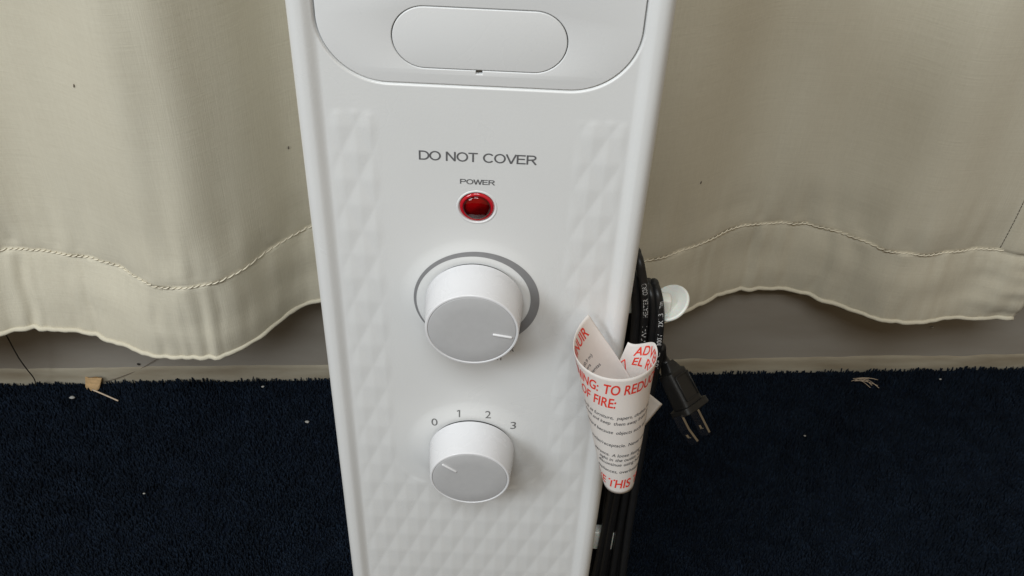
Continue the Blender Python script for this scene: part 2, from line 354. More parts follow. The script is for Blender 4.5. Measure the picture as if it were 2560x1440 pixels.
def hem_z(x): return HEMZ + 0.0006 * noise.noise(Vector((x * 90, 0, 5))) + 0.0012 * noise.noise(Vector((x * 22, 0, 1)))
CREASE = [(-0.452, .006, .004), (-0.380, .0045, .0045), (-0.372, .003, -.002), (-0.342, .005, .0028), (-0.325, .004, .0025), (-0.262, .0045, .0034), (-0.244, .003, -.0015), (-0.226, .0035, .0026), (-0.214, .003, .0020), (-0.196, .004, .0022), (-0.176, .0035, -.0026), (-0.166, .003, .002),
          (0.185, .004, .0016), (0.228, .0032, .0026), (0.236, .0025, -.0012), (0.262, .004, .0018), (0.291, .0045, .0030), (0.312, .006, .0034), (0.345, .006, .0016)]
FOLD = [(-0.236, .010, .0026), (-0.218, .008, -.0016), (-0.200, .008, .0022), (-0.182, .009, -.0020), (-0.164, .008, .0022), (-0.35, .030, .003), (0.19, .026, .0032), (0.235, .020, -.0024), (0.300, .026, .0034), (0.36, .03, -.003)]
def curtain_pt(x, z):
    t = (z - HEMZ) / (STZ - HEMZ)
    n = lambda fx, fz, s: noise.noise(Vector((x * fx, z * fz, s)))
    if t <= 1:
        tt = max(0, t); y = yH(x) * (1 - tt) + yS(x) * tt
        y += -0.0022 * math.sin(math.pi * tt) ** 0.6 + 0.0012                           # the doubled hem puffs out between its seams
        y += (0.0026 * n(62, 6, 2) + 0.0013 * n(140, 9, 4)) * (0.45 + 0.55 * abs(2 * tt - 1))
        xs_ = x + 0.0035 * n(8, 30, 41)
        for cx, cw, cd in CREASE: y += cd * math.exp(-((xs_ - cx) / cw) ** 2) * (1 - 0.75 * math.exp(-((1 - tt) / 0.12) ** 2)) * (0.7 + 0.3 * noise.noise(Vector((cx * 90, z * 40, 5))))
        y += 0.0030 * n(16, 26, 7) * math.sin(math.pi * tt)
        if x > 0.40: y += sstep(0.40, 0.45, x) * (0.0035 * n(30, 40, 11) + 0.002 * n(15, 90, 12) - 0.004 * math.sin(math.pi * tt))
    else:
        k = sstep(0, 0.09, z - STZ); q_ = sstep(0, 0.05, z - STZ); y = yS(x) * (1 - q_) + yU(x) * q_
        sag = 0.010 * sstep(0.0, 0.35, z - STZ)
        y += sag * n(7, 2.2, 21) * 1.3 + 0.0035 * n(18, 5, 22) * (0.5 + k) * 0.7 + 0.0005 * n(48, 5, 23) * (0.6 + n(6, 3, 31)) + 0.0022 * n(22, 7, 24) * sstep(0.01, 0.06, z - STZ)
        y += 0.0022 * (1 - k) * n(75, 12, 24)                                            # little gathers above the stitches
        for cx, cw, cd in FOLD: y += cd * math.exp(-((x + 0.014 * n(3, 5, 51 + cx * 9) - cx) / (cw * (1.1 + 0.5 * noise.noise(Vector((x * 2, z * 5, cx * 77)))))) ** 2) * sstep(0.0, 0.03, z - STZ) * (0.65 + 0.7 * noise.noise(Vector((cx * 70, z * 4, 6))))
        for cx, cw, cd in CREASE: y += 0.7 * cd * math.exp(-((x - cx) / cw) ** 2) * sstep(0.002, 0.012, z - STZ) * math.exp(-(z - STZ) / 0.028)
        y += 0.0016 * math.exp(-(z - STZ) / 0.006)
        lim = 0.346 + 0.085 * x
        y = min(y, lim)
        if x > 0.42: y -= 0.0010 * sstep(0.4288, 0.4300, x)                               # side hem is a doubled layer
    return Vector((x, y, z))
def curtain_n(x, z):
    e = 0.0008; a = curtain_pt(x + e, z) - curtain_pt(x - e, z); b = curtain_pt(x, z + e) - curtain_pt(x, z - e)
    return a.cross(b).normalized()
def make_curtain():
    root = empty('curtain', (0.0, 0.28, HEMZ))
    tag(root, 'beige cotton curtain hanging in soft folds behind the white heater', 'curtain')
    xs = np.arange(-1.25, CX1 + 1e-6, 0.0022); xs[-1] = CX1
    zs = np.concatenate([np.linspace(0, 1, 30) * (STZ - HEMZ) + HEMZ, STZ + np.linspace(0.0012, 0.03, 12), np.linspace(0.235, 0.95, 150)])
    V = []; nz_ = len(zs)
    for x in xs:
        dz = hem_z(x) - HEMZ
        for z in zs:
            p = curtain_pt(float(x), float(z))
            if z < STZ: p.z += dz * (1 - (z - HEMZ) / (STZ - HEMZ))
            V.append(p - root.location)
    n = len(xs); F = [(i * nz_ + j, (i + 1) * nz_ + j, (i + 1) * nz_ + j + 1, i * nz_ + j + 1) for i in range(n - 1) for j in range(nz_ - 1)]
    c = obj('cloth', V, F, M['cloth'], root)
    sm = c.modifiers.new('thick', 'SOLIDIFY'); sm.thickness = 0.0011; sm.offset = -1
    off = Vector((0, 0, 0))
    # folded bottom edge, slightly fuzzy
    path = []; rad = []
    for x in np.arange(-1.2, CX1, 0.003):
        p = curtain_pt(float(x), HEMZ); p.z = hem_z(float(x)) + 0.0006; p.y -= 0.0004
        path.append(p - root.location); rad.append(0.0021 + 0.0005 * noise.noise(Vector((x * 120, 2, 2))) + 0.0004 * noise.noise(Vector((x * 25, 2, 9))))
    obj('hem_edge', *tube(path, 0.0016, 8, radii=rad), M['cloth'], root)
    # slanted stitches of the hem seam
    parts = []; x = -0.95
    while x < 0.4289:
        p = curtain_pt(x, STZ + 0.0004); q = curtain_pt(x + 0.0052, STZ + 0.0022 + random.uniform(-.0003, .0003)); m_ = (p + q) / 2
        nn = curtain_n(x + 0.0026, STZ + 0.0013); p += nn * 0.0005; q += nn * 0.0005; m_ += nn * 0.0012
        pp = catmull([p - root.location, m_ - root.location, q - root.location], 4)
        parts.append(tube(pp, 0.00058, 6, radii=[0.00058 * (0.55 + 0.45 * math.sin(math.pi * i / (len(pp) - 1))) for i in range(len(pp))]))
        x += 0.0045 + random.uniform(-.0004, .0004)
    obj('hem_stitching', *merge(parts), M['thread'], root)
    # side seam
    parts = []; z = STZ + 0.004
    while z < 0.8:
        p = curtain_pt(0.4288, z); q = curtain_pt(0.4288, z + 0.0026); p.y -= 0.0006; q.y -= 0.0006
        parts.append(tube([p - root.location, q - root.location], 0.0003, 5)); z += 0.0036
    obj('side_stitching', *merge(parts), M['ledge'], root)
    # small burrs caught in the cloth
    for (bx, bz) in ((-0.2839, 0.3652), (0.1635, 0.2682), (-0.1589, 0.285)):
        p = curtain_pt(bx, bz); p.y -= 0.0008
        obj('burr', *tube([p - root.location + Vector((0.0002, 0, 0.0015)), p - root.location, p - root.location - Vector((0.0003, 0, 0.0012))], 0.0004, 6, radii=[.0002, .0005, .0002]), M['ledge'], root)
make_curtain()

# ------------------------------------------------------------------ heater
heater = empty('oil_heater', (0, 0, 0))
tag(heater, 'white oil-filled heater with two round dials and a red power light, standing on dark carpet', 'heater')
HW = 0.075
PZ0, PZ1 = 0.062, 0.625
PC = (0.0, 0.3985); SC = (0.0, 0.2897)
def plate_sd(x, z):
    """signed distance to the rounded outline of the control plate (inside < 0)"""
    hx, r, zb = 0.0637, 0.0275, 0.5125
    qx = np.abs(x) - (hx - r); qz = (zb + r) - z
    return np.hypot(np.maximum(qx, 0), np.maximum(qz, 0)) + np.minimum(np.maximum(qx, qz), 0) - r
def panel_h(x, z):
    """surface of the front sheet, metres behind the outer rim (numpy arrays or floats)"""
    x = np.asarray(x, float); z = np.asarray(z, float)
    ax = np.abs(x)
    h = 0.0021 * (1 - npstep(0.0632, 0.0688, ax))
    # pressed field of low pyramids
    zeta = -np.log(0.01923 - 0.01172 * z) / 0.01172 / 2                                    # rows stretch a little towards the floor
    P = x / 0.0133 + zeta + 0.1; Q = x / 0.0133 - zeta + 0.62
    fp = 0.25 + np.arcsin(0.94 * np.cos(2 * np.pi * P)) / (2 * np.pi); fq = 0.25 + np.arcsin(0.94 * np.cos(2 * np.pi * Q)) / (2 * np.pi)   # rounded ridges and valleys
    pyr = 1 - 2 * np.log(np.exp(24 * fp) + np.exp(24 * fq)) / 24
    side = npstep(0.0, 0.006, ax - 0.0400) * (1 - npstep(0.4965, 0.5005, z))
    rr = 0.024
    qx = np.maximum(ax - (0.0405 - rr), 0); qz = np.maximum((0.2555 + rr) - z, 0)
    clear = np.hypot(qx, qz) - rr
    low = npstep(0.0, 0.003, clear) * (1 - npstep(0.25, 0.30, z))
    mask = np.maximum(side, low) * (1 - npstep(0.0590, 0.0640, ax))
    h = h - 0.00052 * pyr * mask
    # shallow raised seats round the two dials
    for (cx, cz), r0 in ((PC, 0.036), (SC, 0.036)):
        d = np.hypot(x - cx, z - cz)
        h = h - 0.0012 * (1 - npstep(r0 - 0.011, r0, d)) * 1.0
    # seat of the lamp
    d = np.hypot(x - 0.0003, z - 0.4522); h = h + 0.0008 * (1 - npstep(0.0078, 0.0092, d))
    # opening of the control plate, with a rounded lip
    sd = plate_sd(x, z); h = h + 0.0034 * (1 - npstep(-0.0003, 0.0008, sd))
    return h
def make_panel():
    # profile across: back of left flange, rounded edge, front sheet, rounded edge, right flange
    rr = 0.0055; pr = []
    pr += [(-HW, 0.042), (-HW, 0.030), (-HW, 0.018), (-HW, 0.010)]
    for i in range(0, 11):
        a = math.pi / 2 * i / 10; pr.append((-HW + rr - rr * math.cos(a), rr - rr * math.sin(a)))
    nxs = 340; xs = np.linspace(-HW + rr, HW - rr, nxs)[1:-1]
    left = pr; right = [(-x, y) for x, y in reversed(pr)]
    px = np.array([p[0] for p in left] + list(xs) + [p[0] for p in right]); py = np.array([p[1] for p in left] + [0] * len(xs) + [p[1] for p in right])
    front = np.array([0] * len(left) + [1] * len(xs) + [0] * len(right), float)
    zs = np.concatenate([np.arange(PZ0, 0.15, 0.0012), np.arange(0.15, 0.56, 0.00042), np.arange(0.56, PZ1 + 1e-6, 0.0012)])
    nX, nZ = len(px), len(zs); X = np.tile(px, (nZ, 1)); Z = np.tile(zs[:, None], (1, nX)); Y = np.tile(py, (nZ, 1)) + front * panel_h(X, Z)
    # rounded top and bottom ends
    for zed, s in ((PZ0, 1), (PZ1, -1)):
        d = np.clip((Z - zed) * s, 0, 0.012); k = 1 - np.sqrt(np.clip(1 - (1 - d / 0.012) ** 2, 0, 1)); Y += 0.012 * k * (Y < 0.03)
    co = np.stack([X, Y, Z], -1).reshape(-1, 3).astype(np.float32)
    I = (np.arange(nZ - 1)[:, None] * nX + np.arange(nX - 1)[None, :]).reshape(-1)
    q = np.stack([I, I + 1, I + nX + 1, I + nX], 1).astype(np.int32)
    me = bpy.data.meshes.new('front_panel'); me.vertices.add(len(co)); me.vertices.foreach_set('co', co.reshape(-1))
    me.loops.add(q.size); me.loops.foreach_set('vertex_index', q.reshape(-1)); me.polygons.add(len(q))
    me.polygons.foreach_set('loop_start', (np.arange(len(q)) * 4).astype(np.int32)); me.update(calc_edges=True)
    me.polygons.foreach_set('use_smooth', np.ones(len(q), bool)); me.materials.append(M['enamel'])
    o = bpy.data.objects.new('front_panel', me); COL.objects.link(o); o.parent = heater
    return o
make_panel()
obj('back_cover', *box((0, 0.043, 0.343), (0.146, 0.004, 0.555)), M['enamel'], heater, smooth=False)

def plate2d(name, loops, y, depth, bevel, m, parent):
    """a flat plate with holes standing in the heater's front plane, with rounded front edges"""
    c = bpy.data.curves.new(name, 'CURVE'); c.dimensions = '2D'; c.fill_mode = 'BOTH'; c.extrude = depth / 2; c.bevel_depth = bevel; c.bevel_resolution = 3; c.offset = -bevel
    for lp in loops:
        s = c.splines.new('POLY'); s.points.add(len(lp) - 1); s.use_cyclic_u = True
        for k, (x, z) in enumerate(lp): s.points[k].co = (x, z, 0, 1)
    t = bpy.data.objects.new('t', c); COL.objects.link(t); bpy.context.view_layer.update()
    me = bpy.data.meshes.new_from_object(t.evaluated_get(bpy.context.evaluated_depsgraph_get())); bpy.data.objects.remove(t)
    for v in me.vertices: x, z, d = v.co; v.co = (x, y + depth / 2 + bevel - d, z)
    bm = bmesh.new(); bm.from_mesh(me); bmesh.ops.remove_doubles(bm, verts=bm.verts, dist=1e-6); bmesh.ops.recalc_face_normals(bm, faces=bm.faces); bm.to_mesh(me); bm.free()
    me.name = name; me.materials.clear(); me.materials.append(m); me.polygons.foreach_set('use_smooth', [True] * len(me.polygons))
    me.set_sharp_from_angle(angle=R(25))
    o = bpy.data.objects.new(name, me); COL.objects.link(o); o.parent = parent; return o
def arc(cx, cz, r, a0, a1, n): return [(cx + r * math.cos(R(a0 + (a1 - a0) * i / n)), cz + r * math.sin(R(a0 + (a1 - a0) * i / n))) for i in range(n + 1)]
def stadium(cx, cz, hx, r): return arc(cx + hx - r, cz, r, -90, 90, 40) + arc(cx - hx + r, cz, r, 90, 270, 40)
ph, prr = 0.0634, 0.0272
outline = arc(ph - prr, 0.5128 + prr, prr, -90, 0, 40) + [(ph, 0.60), (-ph, 0.60)] + arc(-ph + prr, 0.5128 + prr, prr, 180, 270, 40)
CZ = 0.53285; CR = 0.01335
cut = stadium(0.0003, CZ, 0.0347, CR)
# notch at the lower edge of the opening
bot = CZ - CR
cutn = [p for p in cut]
# put the notch between the two arcs (lower straight run)
iN = len(cutn); nW = 0.0013
cut_notch = arc(0.0003 + 0.0347 - CR, CZ, CR, -90, 90, 40) + arc(0.0003 - 0.0347 + CR, CZ, CR, 90, 270, 40) + [(0.0003 - nW, bot), (0.0003 - nW, bot - 0.0016), (0.0003 + nW, bot - 0.0016), (0.0003 + nW, bot)]
PLY = 0.0024
plate = plate2d('control_plate', [outline, cut_notch], PLY, 0.0016, 0.0004, M['plastic'], heater)
hatch = plate2d('hatch_cover', [stadium(0.0003, CZ, 0.0347 - 0.00042, CR - 0.00042)], PLY - 0.0001, 0.0016, 0.00035, M['plastic'], plate)
obj('handle', *box((-0.006, 0.0055, 0.5780), (0.106, 0.008, 0.0530), None, 0.0025, 4), M['plastic'], heater)

def front_text(s, x0, x1, zb, cap, m, bold=0.0, name='lettering', label=None, lift=0.00012, stroke=0):
    if stroke:
        v, f, lf = stroke_letters(s, stroke); mn = min(p[0] for p in v); v = [(a - mn, b) for a, b in v]
    else: v, f = glyphs(s, bold); lf = [0] * len(v)
    wmax = max(p[0] for p in v); k = (x1 - x0) / wmax
    xs = np.array([x0 + p[0] * k for p in v]); zs = np.array([zb + p[1] * cap for p in v]); ys = panel_h(xs, zs) - lift - np.array(lf) * 0.00001
    o = obj(name, list(zip(xs, ys, zs)), f, m, heater, smooth=False)
    if label: o['label'] = label
    return o
front_text('DO NOT COVER', -0.0248, 0.0256, 0.4762, 0.0047, M['ink'], 0.004, label='dark grey printed words DO NOT COVER', stroke=0.14)
front_text('POWER', -0.0072, 0.0080, 0.4646, 0.0026, M['ink'], 0.004, label='small grey printed word POWER above the red light', stroke=0.155)
front_text('THERMOSTAT', -0.0142, 0.0150, 0.3572, 0.0042, M['ink'], 0.0, label='grey printed word partly hidden under the upper dial')
front_text('Max', 0.0120, 0.0202, 0.3637, 0.0048, M['ink'], 0.0, label='grey printed word Max beside the upper dial')
for s, cx, zb in (('0', -0.0204, 0.3064), ('1', -0.0076, 0.3141), ('2', 0.0082, 0.3142), ('3', 0.0219, 0.3064)):
    w = {'0': .0033, '1': .0019, '2': .0031, '3': .0030}[s]
    front_text(s, cx - w / 2, cx + w / 2, zb, 0.0050, M['ink_num'], 0.0, 'numeral', 'grey printed numeral %s above the lower dial' % s, stroke=0.13 if s == '1' else 0)

# ring printed round the upper dial, thin at lower left and thickening clockwise
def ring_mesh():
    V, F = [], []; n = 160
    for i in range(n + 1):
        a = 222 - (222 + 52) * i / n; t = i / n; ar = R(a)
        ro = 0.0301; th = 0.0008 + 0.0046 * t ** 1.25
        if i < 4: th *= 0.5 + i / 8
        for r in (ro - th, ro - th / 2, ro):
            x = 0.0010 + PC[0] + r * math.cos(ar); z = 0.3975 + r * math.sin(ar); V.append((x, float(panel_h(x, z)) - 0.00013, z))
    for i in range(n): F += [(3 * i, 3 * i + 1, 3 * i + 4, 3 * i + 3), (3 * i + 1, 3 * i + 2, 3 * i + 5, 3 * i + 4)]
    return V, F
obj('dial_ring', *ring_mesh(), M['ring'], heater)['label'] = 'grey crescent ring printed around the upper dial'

def knob(c, ang, r0, r1, ln, name, label):
    cx, cz = c; y0 = 0.0010
    H = 0.021 + y0
    pf = [(r0 - 0.0030, 0.0018), (r0 - 0.0006, 0.0013), (r0, 0.0018), (r0 - 0.0001, 0.003)]
    for i in range(1, 9): t = i / 9; pf.append((r0 + (r1 - r0) * t ** 1.25, 0.003 + (H - 0.0042) * t))
    for i in range(0, 7): a = math.pi / 2 * i / 6; pf.append((r1 - 0.0006 + 0.0006 * math.cos(a), H - 0.0006 + 0.0006 * math.sin(a)))
    pf += [(r1 - 0.0011, H), (r1 - 0.0013, H - 0.0003), (r1 - 0.0013, H - 0.001)]
    k = obj(name, *lathe(pf, 128, (cx, y0, cz), close_end=True), M['knob'], heater, auto=50); k['label'] = label
    rc = r1 - 0.00135
    cp = [(rc, H - 0.0012), (rc, H - 0.0005), (rc - 0.0002, H - 0.00022), (rc - 0.0006, H - 0.0001), (rc * 0.6, H - 0.00002), (rc * 0.2, H)]
    obj('cap', *lathe(cp, 128, (cx, y0, cz)), M['cap'], k)
    # raised pointer bar
    a = R(ang); d = Vector((math.cos(a), 0, math.sin(a))); r_in, r_out = ln
    ctr = Vector((cx, y0 - H, cz)) + d * (r_in + r_out) / 2
    Rm = Matrix((d, Vector((0, 1, 0)), d.cross(Vector((0, 1, 0))))).transposed()
    obj('pointer', *box(ctr, (r_out - r_in, 0.0012, 0.0013), Rm, 0.00055, 3), M['knob'], k)
    # near-black drum under the skirt, painted shade so the slit reads dark
    obj('slit_shade', *lathe([(r0 - 0.0009, -0.0012), (r0 - 0.0009, 0.0016)], 64, (cx, y0, cz)), M['dark'], k)
    return k
knob(PC, -9.5, 0.0231, 0.0218, (0.0098, 0.0190), 'dial', 'upper white dial with grey face, pointer to the right')
knob(SC, 142.0, 0.0231, 0.0213, (0.0090, 0.0185), 'dial', 'lower white dial with grey face, pointer to the upper left')

# power light
def power_light():
    c = (0.0003, 0.0030, 0.4522)
    b = obj('indicator_lamp', *lathe([(0.0096, -0.0004), (0.0095, 0.0004), (0.0090, 0.0011), (0.0083, 0.0012), (0.0079, 0.0006), (0.0078, -0.003)], 96, c, close_end=False), M['plastic'], heater)
    b['label'] = 'red power light in a white bezel'
    obj('lens_rim', *lathe([(0.00765, -0.003), (0.00765, 0.0005), (0.0073, 0.0011), (0.0066, 0.0014), (0.0061, 0.0012), (0.0059, 0.0002), (0.0058, -0.0030), (0.0057, -0.0045)], 96, c, close_end=False), M['lens_rim'], b)
    cup = [(0.0058, -0.0008), (0.0055, -0.0028), (0.0050, -0.0036), (0.0040, -0.0042), (0.0026, -0.0040), (0.0014, -0.0034), (0.0004, -0.0032)]
    obj('reflector', *lathe(cup, 64, c), M['lens_cup'], b)
    obj('lens', *lathe([(0.0062, 0.0012), (0.0060, 0.0016), (0.0056, 0.0020), (0.0050, 0.0024), (0.0042, 0.0027), (0.0032, 0.0029), (0.0022, 0.0031), (0.0012, 0.00315), (0.0003, 0.0032)], 64, c), M['lens'], b)
power_light()

# cord hooks on the right side
TOW = Vector((-0.0031, -0.7546, 0.6562))
def hook(zc, name_label, disc=True, hz=0.010, hl=0.027):
    stem = obj('cord_hook', *box((0.072 + hl / 2, 0.0272, zc), (hl, 0.0070, hz), None, 0.001, 2), M['hook'], heater); stem['label'] = name_label
    if disc:
        n = Vector((-0.5246, -0.2143, 0.8178)).normalized(); c = Vector((0.0990, 0.030, 0.3765)); e = n.orthogonal().normalized()
        pf = [(0.0102, -0.0016), (0.0108, -0.0010), (0.0108, 0.0), (0.0104, 0.0005), (0.0098, 0.0006), (0.0092, 0.0002), (0.004, 0.0), (0.0004, 0.0)]
        V, F = lathe(pf, 72, c, n, e); F.append(tuple(range(72))[::-1])
        obj('hook_disc', V, F, M['hook'], stem)
hook(0.378, 'milky white cord hook with a round end disc'); hook(0.175, 'lower cord hook behind the cord loops', False, 0.018, 0.0185)

# oil-filled fins and feet behind the front panel
for k in range(6):
    obj('fin', *box((0, 0.085 + 0.030 * k, 0.345), (0.118, 0.010, 0.50), None, 0.0045, 3), M['enamel'], heater)
for y in (0.075, 0.205):
    obj('foot', *merge([box((0, y, 0.050), (0.12, 0.022, 0.012), None, 0.003, 2), box((-0.05, y, 0.024), (0.018, 0.018, 0.044), None, 0.004, 2), box((0.05, y, 0.024), (0.018, 0.018, 0.044), None, 0.004, 2)]), M['plug'], heater)

# ------------------------------------------------------------------ power cord
cord = empty('power_cord', (0.09, 0.03, 0.0)); off = cord.location
tag(cord, 'black two-pronged power cord looped over the white hook at the heater side', 'power cord')
CRD = 0.00232
def loop_path(front, yb=0.0345, xb=0.0):
    """front: points going up the near side; the loop then turns back over the hook and down the far side"""
    f = [Vector(p) for p in front]; t = f[-1]; b = f[0]; yb = max(yb, t.y + 0.0105)
    r = (yb - t.y) / 2
    pts = list(f) + [Vector((t.x - 0.0012, t.y + r * 0.35, t.z + r * 0.72)), Vector((t.x - 0.0022, t.y + r, t.z + r * 0.95)), Vector((t.x - 0.003, t.y + 1.7 * r, t.z + r * 0.5)), Vector((t.x - 0.003 + xb, yb, t.z - 0.03))]
    pts += [Vector(((t.x + b.x) / 2 - 0.002 + xb, yb, (t.z + b.z) / 2)), Vector((b.x - 0.001 + xb, yb, b.z + 0.02)), Vector((b.x, yb - 0.006, b.z - 0.004)), Vector((b.x, (yb + b.y) / 2, b.z - 0.015)), Vector((b.x, b.y + 0.005, b.z - 0.010))]
    return catmull(pts, 10, closed=True)
L1 = [(0.0815, 0.022, 0.125), (0.0832, 0.021, 0.190), (0.0835, 0.020, 0.260), (0.0828, 0.020, 0.310), (0.0824, 0.020, 0.350), (0.0812, 0.0208, 0.376), (0.0785, 0.023, 0.394)]
L2 = [(0.0862, 0.022, 0.120), (0.0865, 0.020, 0.190), (0.0872, 0.020, 0.260), (0.0876, 0.020, 0.310), (0.0871, 0.020, 0.344), (0.0858, 0.020, 0.373), (0.0837, 0.020, 0.391), (0.0810, 0.023, 0.402)]
L3 = [(0.0940, 0.024, 0.118), (0.0930, 0.023, 0.190), (0.0925, 0.022, 0.260), (0.0922, 0.021, 0.310), (0.0918, 0.021, 0.350), (0.0907, 0.021, 0.370), (0.0890, 0.023, 0.382)]
L4 = [(0.1010, 0.023, 0.122), (0.0985, 0.022, 0.190), (0.0970, 0.021, 0.260), (0.0962, 0.021, 0.310), (0.0952, 0.020, 0.350), (0.0938, 0.020, 0.373), (0.0924, 0.022, 0.382)]
L5 = [(0.0985, 0.028, 0.112), (0.0955, 0.027, 0.190), (0.0945, 0.0262, 0.260), (0.0942, 0.026, 0.310), (0.0935, 0.026, 0.345), (0.0925, 0.026, 0.366), (0.0905, 0.028, 0.379)]
L6 = [(0.0905, 0.029, 0.116), (0.0900, 0.027, 0.190), (0.0898, 0.0262, 0.260), (0.0895, 0.026, 0.310), (0.0885, 0.026, 0.345), (0.0870, 0.026, 0.370), (0.0850, 0.028, 0.384)]
L0 = [(x + 0.0022, y + 0.0052, z - 0.006) for x, y, z in L1]
paths = [loop_path(l) for l in (L0, L1, L2, L3, L4, L5, L6)]
parts = [tube([p - off for p in q], CRD, 14, True) for q in paths]
# plug, hanging with its blades towards the viewer
AX = Vector((0.4906, -0.5729, -0.6565)).normalized(); SP = Vector((0.8714, 0.3199, 0.372)).normalized(); TW = TOW.normalized()
SP, TW = SP * math.cos(R(38)) - TW * math.sin(R(38)), TW * math.cos(R(38)) + SP * math.sin(R(38))
FL = Vector((0.1167, 0.015, 0.3156))
tailp = [Vector((0.0965, 0.026, 0.300)), Vector((0.0972, 0.024, 0.335)), Vector((0.0975, 0.0225, 0.352)), FL - AX * 0.030 - SP * 0.001, FL - AX * 0.022]
tp = catmull(tailp, 8)
parts.append(tube([p - off for p in tp], CRD, 14, radii=[CRD * (1 + 0.5 * sstep(0.7, 1.0, i / (len(tp) - 1))) for i in range(len(tp))]))
obj('cable', *merge(parts), M['rubber'], cord)
Rp = Matrix((SP, TW, AX)).transposed()
def plug_body():
    bm = bmesh.new(); secs = [(-0.0265, 0.0030, 0.0030), (-0.0240, 0.0042, 0.0038), (-0.0215, 0.0052, 0.0042), (-0.0205, 0.0070, 0.0052), (-0.0100, 0.0074, 0.0058), (-0.0030, 0.0076, 0.0060), (-0.0012, 0.0078, 0.0060)]
    secs += [(-0.0010, 0.0100, 0.0074), (0.0022, 0.0103, 0.0076), (0.0027, 0.0099, 0.0072)]
    rings = []
    for (t, hx, hy) in secs:
        rg = []
        for i in range(32):
            a = 2 * math.pi * i / 32; c, s = math.cos(a), math.sin(a); e = 0.42
            rg.append(bm.verts.new(FL - off + Rp @ Vector((math.copysign(abs(c) ** e, c) * hx, math.copysign(abs(s) ** e, s) * hy, t))))
        rings.append(rg)
    for a, b in zip(rings, rings[1:]):
        for i in range(32): bm.faces.new((a[i], a[(i + 1) % 32], b[(i + 1) % 32], b[i]))
    bm.faces.new(rings[0][::-1]); bm.faces.new(rings[-1])
    bmesh.ops.recalc_face_normals(bm, faces=bm.faces); bm.verts.index_update()
    V = [v.co.copy() for v in bm.verts]; F = [[v.index for v in f.verts] for f in bm.faces]; bm.free(); return V, F
plug = obj('plug', *plug_body(), M['plug'], cord, auto=40)
fr = []
for (sx, sz, cx, cz) in ((0.0105, 0.0008, 0, -0.0180), (0.0105, 0.0008, 0, -0.0040), (0.0008, 0.0140, -0.0052, -0.011), (0.0008, 0.0140, 0.0052, -0.011)):
    fr.append(box(FL - off + Rp @ Vector((cx, 0.0060 if sx < .002 else 0.0061, cz)), (sx, 0.0008, sz), Rp, 0.0002, 1))
obj('grip_frame', *merge(fr), M['plug'], plug)
def prong(s, bend):
    bm = bmesh.new(); w = 0.00315; th = 0.00075; secs = [(0.001, 0), (0.009, 0), (0.0115, bend * .25), (0.0150, bend * 1.0), (0.0168, bend * 1.2)]
    hole_t = 0.0125; V, F = [], []
    cols = [-w, -0.0012, 0.0012, w]; ts = [0.001, 0.0095, 0.0122, 0.0146, 0.0176, 0.0187]
    bx = lambda t: bend * max(0, (t - 0.0095)) / 0.007
    idx = {}
    for side in (-1, 1):
        for i, t in enumerate(ts):
            for j, c in enumerate(cols):
                cc = c * (0.72 if i == 5 else 1)
                idx[(side, i, j)] = len(V); V.append(FL - off + Rp @ Vector((s + bx(t) + side * th, cc, t)))
    for i in range(5):
        for j in range(3):
            if i == 2 and j == 1: continue
            a = [idx[(1, i, j)], idx[(1, i, j + 1)], idx[(1, i + 1, j + 1)], idx[(1, i + 1, j)]]; F.append(a); b = [idx[(-1, i, j)], idx[(-1, i + 1, j)], idx[(-1, i + 1, j + 1)], idx[(-1, i, j + 1)]]; F.append(b)
    def wallq(p, q): F.append([idx[(1,) + p], idx[(-1,) + p], idx[(-1,) + q], idx[(1,) + q]])
    for i in range(5): wallq((i, 0), (i + 1, 0)); wallq((i + 1, 3), (i, 3))
    for j in range(3): wallq((5, j), (5, j + 1)); wallq((0, j + 1), (0, j))
    wallq((2, 1), (2, 2)); wallq((2, 2), (3, 2)); wallq((3, 2), (3, 1)); wallq((3, 1), (2, 1))
    bm.free()
    o = obj('prong', V, F, M['brass'], plug, smooth=False)
    bmm = bmesh.new(); bmm.from_mesh(o.data); bmesh.ops.recalc_face_normals(bmm, faces=bmm.faces); bmm.to_mesh(o.data); bmm.free()
prong(-0.0106, 0.0016); prong(0.0020, 0.0)

# printed writing along the cord, following the strands upwards
def cord_text(front, s, z0, z1, cap, side=0.0):
    v, f = glyphs(s); wm = max(p[0] for p in v)
    P = catmull(front, 16); zz = np.array([p.z for p in P])
    V = []
    for (u, w) in v:
        z = z0 + (z1 - z0) * u / wm; px = float(np.interp(z, zz, [p.x for p in P])); py = float(np.interp(z, zz, [p.y for p in P]))
        x2 = float(np.interp(z + .001, zz, [p.x for p in P])); t = Vector((x2 - px, 0, .001)).normalized()
        a = -(w - 0.5) * cap / CRD + side
        nrm = Vector((0, -1, 0)); sd = Vector((t.z, 0, -t.x))
        V.append(Vector((px, py, z)) + (sd * math.sin(a) + nrm * math.cos(a)) * (CRD + 0.00009) - off)
    return V, [tuple(q) for q in f]
obj('cord_lettering', *merge([cord_text(L2, 'VW-1', 0.358, 0.3702, 0.0024, .1), cord_text(L2, 'HEATER', 0.3765, 0.3890, 0.0024, .1), cord_text(L2, 'CORD', 0.3915, 0.3975, 0.0024, .1),
    cord_text(L4, '105°C', 0.340, 0.3520, 0.0024, .1), cord_text(L4, '300V', 0.3572, 0.3655, 0.0024, .1), cord_text(L4, '2X1.31mm', 0.3705, 0.3860, 0.0024, .1)]), M['print'], cord, smooth=False)

